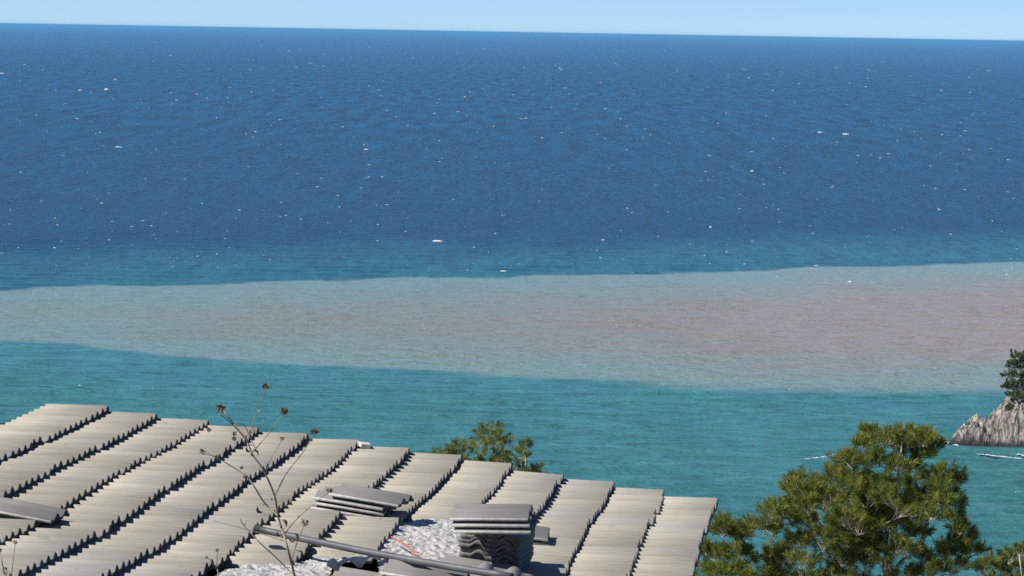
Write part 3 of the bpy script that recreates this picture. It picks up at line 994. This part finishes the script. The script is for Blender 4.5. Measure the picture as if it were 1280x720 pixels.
big = c6([(760, 105, 8), (735, 150, 8), (800, 135, 9), (850, 120, 8), (905, 100, 9), (935, 130, 9), (990, 130, 8), (1035, 150, 8), (1010, 120, 6), (870, 165, 10), (930, 185, 9), (990, 190, 8), (800, 200, 10), (760, 220, 10), (880, 235, 10), (940, 240, 8),
          (640, 215, 9), (690, 205, 10), (620, 265, 9), (700, 265, 10), (660, 300, 11), (470, 290, 8), (440, 330, 9), (490, 345, 9), (450, 390, 8), (540, 340, 10), (590, 320, 10), (560, 390, 12), (500, 410, 11),
          (620, 370, 12), (690, 360, 12), (760, 300, 11), (820, 300, 11), (840, 370, 12), (760, 390, 12), (660, 450, 12), (560, 460, 12), (480, 480, 12), (740, 470, 12), (820, 450, 12), (900, 340, 11), (930, 300, 8), (960, 360, 10), (900, 420, 12),
          (1040, 290, 9), (1085, 270, 9), (1110, 295, 9), (1060, 330, 10), (1000, 380, 10), (1060, 390, 9), (1120, 390, 7), (1090, 360, 8), (1030, 440, 9), (960, 460, 11), (980, 520, 10), (1120, 450, 7), (1145, 500, 8), (1165, 540, 8), (1190, 590, 8), (1150, 600, 9), (1110, 560, 9), (1070, 610, 10), (1120, 660, 10), (1060, 680, 10),
          (900, 510, 13), (820, 540, 13), (740, 560, 13), (650, 540, 13), (560, 550, 13), (470, 560, 11), (470, 640, 13), (560, 640, 14), (650, 630, 14), (740, 650, 14), (830, 640, 14), (920, 600, 13), (980, 620, 12), (1000, 690, 13), (920, 690, 14), (500, 720, 14), (620, 720, 15), (740, 730, 15), (860, 730, 15), (960, 760, 14), (560, 800, 15), (700, 800, 16), (840, 800, 16),
          (390, 410, 8), (350, 430, 9), (430, 440, 8), (380, 460, 9), (310, 490, 8), (260, 500, 8), (150, 490, 7), (190, 510, 7), (230, 530, 7), (350, 500, 8), (140, 510, 6), (80, 600, 8), (130, 620, 9), (190, 600, 9), (240, 610, 8), (70, 660, 9), (120, 690, 9), (190, 670, 9), (250, 700, 9), (320, 640, 9), (360, 600, 8), (390, 640, 9), (330, 700, 10), (410, 700, 10), (430, 610, 8), (150, 740, 10), (250, 760, 11), (360, 770, 12)])
dep = []
gg = np.random.default_rng(3)
for i, l in enumerate(big):
    dep.append((*l, float(gg.normal(0, 0.35) + (gg.choice([-0.55, 0.1, 0.6]) if 27 < i < 88 else 0))))
# back layer that closes the heart of the crown
for i in range(34):
    x = gg.normal(1075, 38); y = gg.normal(655, 32)
    if i < 14: dep.append((gg.normal(1098, 22), gg.normal(640, 22), 12, float(gg.uniform(-0.7, -0.2))))
    if y > 590: dep.append((x, y, 13, float(gg.uniform(0.2, 1.3))))
dep += lower_crown(1065, 745, 900, 120, 170, 60, 15, 33)
pine("pine_tree", "large bushy sunlit green pine right of the tiled roof with pale branches", "pine trees on the slope below the roof",
     dep, 50.0, (1078, 770), 66.6, M_NEEDLE, needle=0.12, nwidth=0.0078, shoot=0.18, per_lobe=14, per_shoot=66, seed=11)


def c5(l, r0=4.4): return [(520 + a / 7.11, 519 + b / 7.11, r0) for a, b in l]


pine("pine_tree", "small ragged pine top showing behind the far roof edge", "pine trees on the slope below the roof",
     c5([(195, 400), (225, 420), (290, 340), (370, 300), (430, 340), (350, 380), (310, 400), (400, 400), (590, 170), (690, 125), (570, 220), (650, 190), (730, 205), (640, 260), (700, 290), (720, 250), (560, 280), (540, 350), (600, 380), (630, 440), (560, 460), (500, 470), (430, 470), (810, 280), (790, 390), (740, 430), (800, 430), (760, 470), (690, 480), (740, 350), (600, 520), (500, 520), (700, 540)]) + lower_crown(606, 625, 780, 24, 62, 46, 8, 31),
     64.0, (615, 700), 62.6, M_NEEDLE, needle=0.12, nwidth=0.008, shoot=0.15, per_lobe=6, per_shoot=50, seed=5, trunk_r=0.06, spread=0.6, twig=0.006)
pine("pine_tree", "thin sparse pine top right of the ragged one behind the roof", "pine trees on the slope below the roof",
     c5([(975, 285), (1005, 310), (950, 330), (910, 370), (960, 390), (930, 430), (890, 480), (960, 490), (1075, 500), (1045, 535), (970, 545), (1090, 555), (900, 550), (1020, 600), (900, 620)]) + lower_crown(662, 632, 760, 12, 40, 30, 7, 32),
     67.0, (656, 700), 61.8, M_NEEDLE_FAR, needle=0.11, nwidth=0.008, shoot=0.13, per_lobe=6, per_shoot=44, seed=6, trunk_r=0.045, spread=0.5, twig=0.005)
pine("pine_tree", "yellowish bushy treetop just entering the lower right corner", "pine trees on the slope below the roof",
     [(1226, 716, 7), (1236, 708, 8), (1248, 704, 8), (1262, 699, 8), (1274, 693, 8), (1286, 690, 9), (1255, 716, 9), (1272, 712, 10), (1290, 706, 10), (1240, 726, 10), (1265, 730, 11), (1285, 728, 11), (1300, 690, 11), (1315, 700, 12), (1330, 720, 12)] + lower_crown(1275, 742, 850, 50, 80, 36, 12, 34),
     56.0, (1310, 800), 65.0, M_NEEDLE, needle=0.10, nwidth=0.008, shoot=0.14, per_lobe=12, per_shoot=70, seed=8, trunk_r=0.035, spread=0.8)
# pine standing on the headland
hl = [(1272, 447, 7), (1280, 452, 8), (1266, 458, 6), (1276, 462, 8), (1263, 470, 6), (1272, 472, 8), (1262, 484, 6), (1270, 484, 8), (1280, 480, 9), (1266, 496, 7), (1276, 497, 8), (1270, 508, 7), (1279, 512, 8), (1288, 446, 9), (1296, 460, 10), (1292, 478, 10), (1305, 470, 10), (1290, 498, 10), (1304, 492, 11), (1312, 482, 9), (1286, 520, 9), (1298, 512, 10), (1264, 512, 4), (1268, 520, 5)]
pine("pine_tree", "dark pine growing on the headland rock at the right edge", "pine trees on the headland",
     hl, ROCK_Y + 1.5, (1288, 540), 4.0, M_NEEDLE_FAR, needle=0.55, nwidth=0.15, shoot=0.7, per_lobe=26, per_shoot=40, seed=9, trunk_r=0.35, spread=4.0, twig=0.06)

# ------------------------------------------------------------------ dry weed close to the camera
def c2p(a, b): return (240 + a / 2.768, 460 + b / 2.768)


def weed(label, depth, root_px, stems, heads, curls, ground_z):
    m1 = depth / F_PX
    b = at_depth(*root_px, depth); b[2] = ground_z
    root = empty("dry_weed", b)
    tag(root, label, "dry plant", "dry weeds in front of the roof")
    tb = Tubes(6)
    g = np.random.default_rng(21)
    for pp, r0_, r1_ in stems:
        p3 = [at_depth(*q, depth + g.normal(0, 0.02)) if not isinstance(q, np.ndarray) else q for q in pp]
        tb.add(smooth_path(p3, 5), r0_ * m1, r1_ * m1)
    child("stem", tb.mesh("stem", M_STEM), root)
    for (x, y, r_) in heads:
        c = at_depth(x, y, depth)
        V = []; Fc = []; nv = 0
        R_ = r_ * m1
        for i in range(46):                        # bracts and seeds radiating from a core
            d_ = g.normal(0, 1, 3); d_[2] = d_[2] * 0.8 + 0.2; d_ /= np.linalg.norm(d_)
            s_ = np.cross(d_, g.normal(0, 1, 3)); s_ /= np.linalg.norm(s_)
            t_ = np.cross(d_, s_)
            p0 = c + d_ * R_ * 0.15; p1 = c + d_ * R_ * 0.65; p2 = c + d_ * R_ * g.uniform(0.85, 1.25)
            w = R_ * 0.17
            V += [p0, p1 + s_ * w, p2, p1 - s_ * w, p1 + t_ * w * 0.7]
            Fc += [(nv, nv + 1, nv + 2, nv + 4), (nv, nv + 4, nv + 2, nv + 3)]
            nv += 5
        child("seed_head", np_mesh("seed_head", np.array(V), np.array(Fc), M_SEED), root)
    for (x, y, r_) in curls:                       # curled dead leaves
        c = at_depth(x, y, depth)
        th = np.linspace(0, g.uniform(3.5, 5.5), 9) + g.random() * 6
        rr = np.linspace(1.0, 0.55, 9) * r_ * m1
        path = c + np.stack([np.cos(th) * rr, g.normal(0, 0.1, 9) * rr, np.sin(th) * rr], -1)
        wv = np.array([0.25, 1.0, 0.3]) * r_ * m1 * 0.55
        env = np.sin(np.linspace(0.15, 3.0, 9))[:, None]
        V = np.concatenate([path - wv * env, path + wv * env])
        Fc = [(i, i + 1, i + 10, i + 9) for i in range(8)]
        child("dead_leaf", np_mesh("dead_leaf", V, np.array(Fc), M_SEED), root)
    return root


DW = 8.0
rootpt = at_depth(378, 760, DW); rootpt[2] = 78.15
stems = [([rootpt, c2p(372, 800), c2p(355, 720), c2p(330, 620), c2p(300, 520), c2p(285, 440), c2p(245, 350), c2p(210, 300), c2p(185, 240), c2p(150, 200), c2p(108, 148)], 1.8, 0.75),
         ([c2p(185, 245), c2p(140, 195), c2p(97, 160)], 0.9, 0.6),
         ([c2p(205, 295), c2p(250, 245), c2p(316, 158)], 0.8, 0.5),
         ([c2p(195, 250), c2p(222, 160), c2p(253, 72)], 0.6, 0.4),
         ([c2p(287, 440), c2p(330, 360), c2p(385, 290), c2p(422, 228)], 0.9, 0.5),
         ([c2p(255, 365), c2p(275, 310), c2p(311, 250)], 0.5, 0.4),
         ([c2p(296, 510), c2p(250, 465), c2p(215, 410), c2p(185, 372), c2p(120, 330), c2p(80, 308), c2p(38, 292)], 1.1, 0.5),
         ([c2p(320, 575), c2p(360, 525), c2p(410, 480), c2p(474, 428)], 0.7, 0.4),
         ([c2p(345, 660), c2p(365, 600), c2p(390, 540)], 0.8, 0.5),
         ([c2p(350, 715), c2p(290, 655), c2p(230, 600), c2p(180, 545), c2p(166, 522)], 0.9, 0.5),
         ([c2p(182, 548), c2p(188, 526)], 0.5, 0.4),
         ([c2p(322, 600), c2p(230, 570), c2p(150, 548), c2p(66, 526)], 0.6, 0.35),
         ([c2p(220, 280), c2p(185, 205), c2p(160, 190)], 0.6, 0.4), ([c2p(185, 240), c2p(205, 215), c2p(222, 205)], 0.5, 0.4)]
hd = lambda a, b, r_: (*c2p(a, b), r_ * 1.15)
weed("tall dry brown weed with round seed heads before the tiled roof", DW, (378, 760), stems,
     [hd(100, 140, 6.5), hd(318, 152, 5.5), hd(255, 66, 5), hd(424, 222, 5.5), hd(312, 246, 3), hd(36, 291, 4), hd(476, 424, 4), hd(391, 534, 5), hd(58, 215, 3), hd(185, 375, 3), hd(86, 308, 2.6), hd(148, 228, 3), hd(146, 245, 3), hd(172, 345, 2.4)],
     [hd(200, 280, 5), hd(215, 298, 5), hd(240, 488, 6), hd(312, 540, 6), hd(306, 572, 4.5), hd(352, 584, 6), hd(210, 215, 4), hd(270, 456, 2.6), hd(178, 262, 4)], 78.15)
r2 = at_depth(20, 780, 8.3); r2[2] = 78.1
weed("short pale dry weed at the lower left corner", 8.3, (20, 780),
     [([r2, (14, 740), (6, 718), (2, 700), (0, 690)], 1.2, 0.5), ([(12, 735), (16, 705), (19, 680)], 0.7, 0.4), ([(8, 722), (1, 712), (-6, 706)], 0.6, 0.3)],
     [(19, 678, 3.2), (0, 688, 3.5), (-6, 704, 3)], [(5, 712, 4)], 78.1)
r3 = at_depth(276, 780, 8.1); r3[2] = 78.15
weed("tiny dry sprig left of the tall weed", 8.1, (276, 780),
     [([r3, (273, 740), (271, 712), (272, 690)], 0.8, 0.5), ([(271, 712), (263, 700), (258, 697)], 0.5, 0.3)],
     [(272, 688, 3), (258, 697, 2.2)], [], 78.15)

# ------------------------------------------------------------------ sea haze
hb = bmesh.new()
bmesh.ops.create_cube(hb, size=1.0)
for v_ in hb.verts:
    v_.co = Vector((v_.co.x * 810000, v_.co.y * 400600 + 200200, (-13.0 if v_.co.z < 0 else 84.0)))
me = bpy.data.meshes.new("haze"); hb.to_mesh(me); hb.free()
hm = bpy.data.materials.new("sea_haze"); hm.use_nodes = True
ht = hm.node_tree; ht.nodes.remove(ht.nodes["Principled BSDF"])
pv = ht.nodes.new("ShaderNodeVolumePrincipled")
pv.inputs["Color"].default_value = (0.22, 0.60, 1.0, 1)
pv.inputs["Density"].default_value = 2.5e-5
ht.links.new(pv.outputs[0], ht.nodes["Material Output"].inputs["Volume"])
me.materials.append(hm)
tag(link("haze", me), kind='stuff')
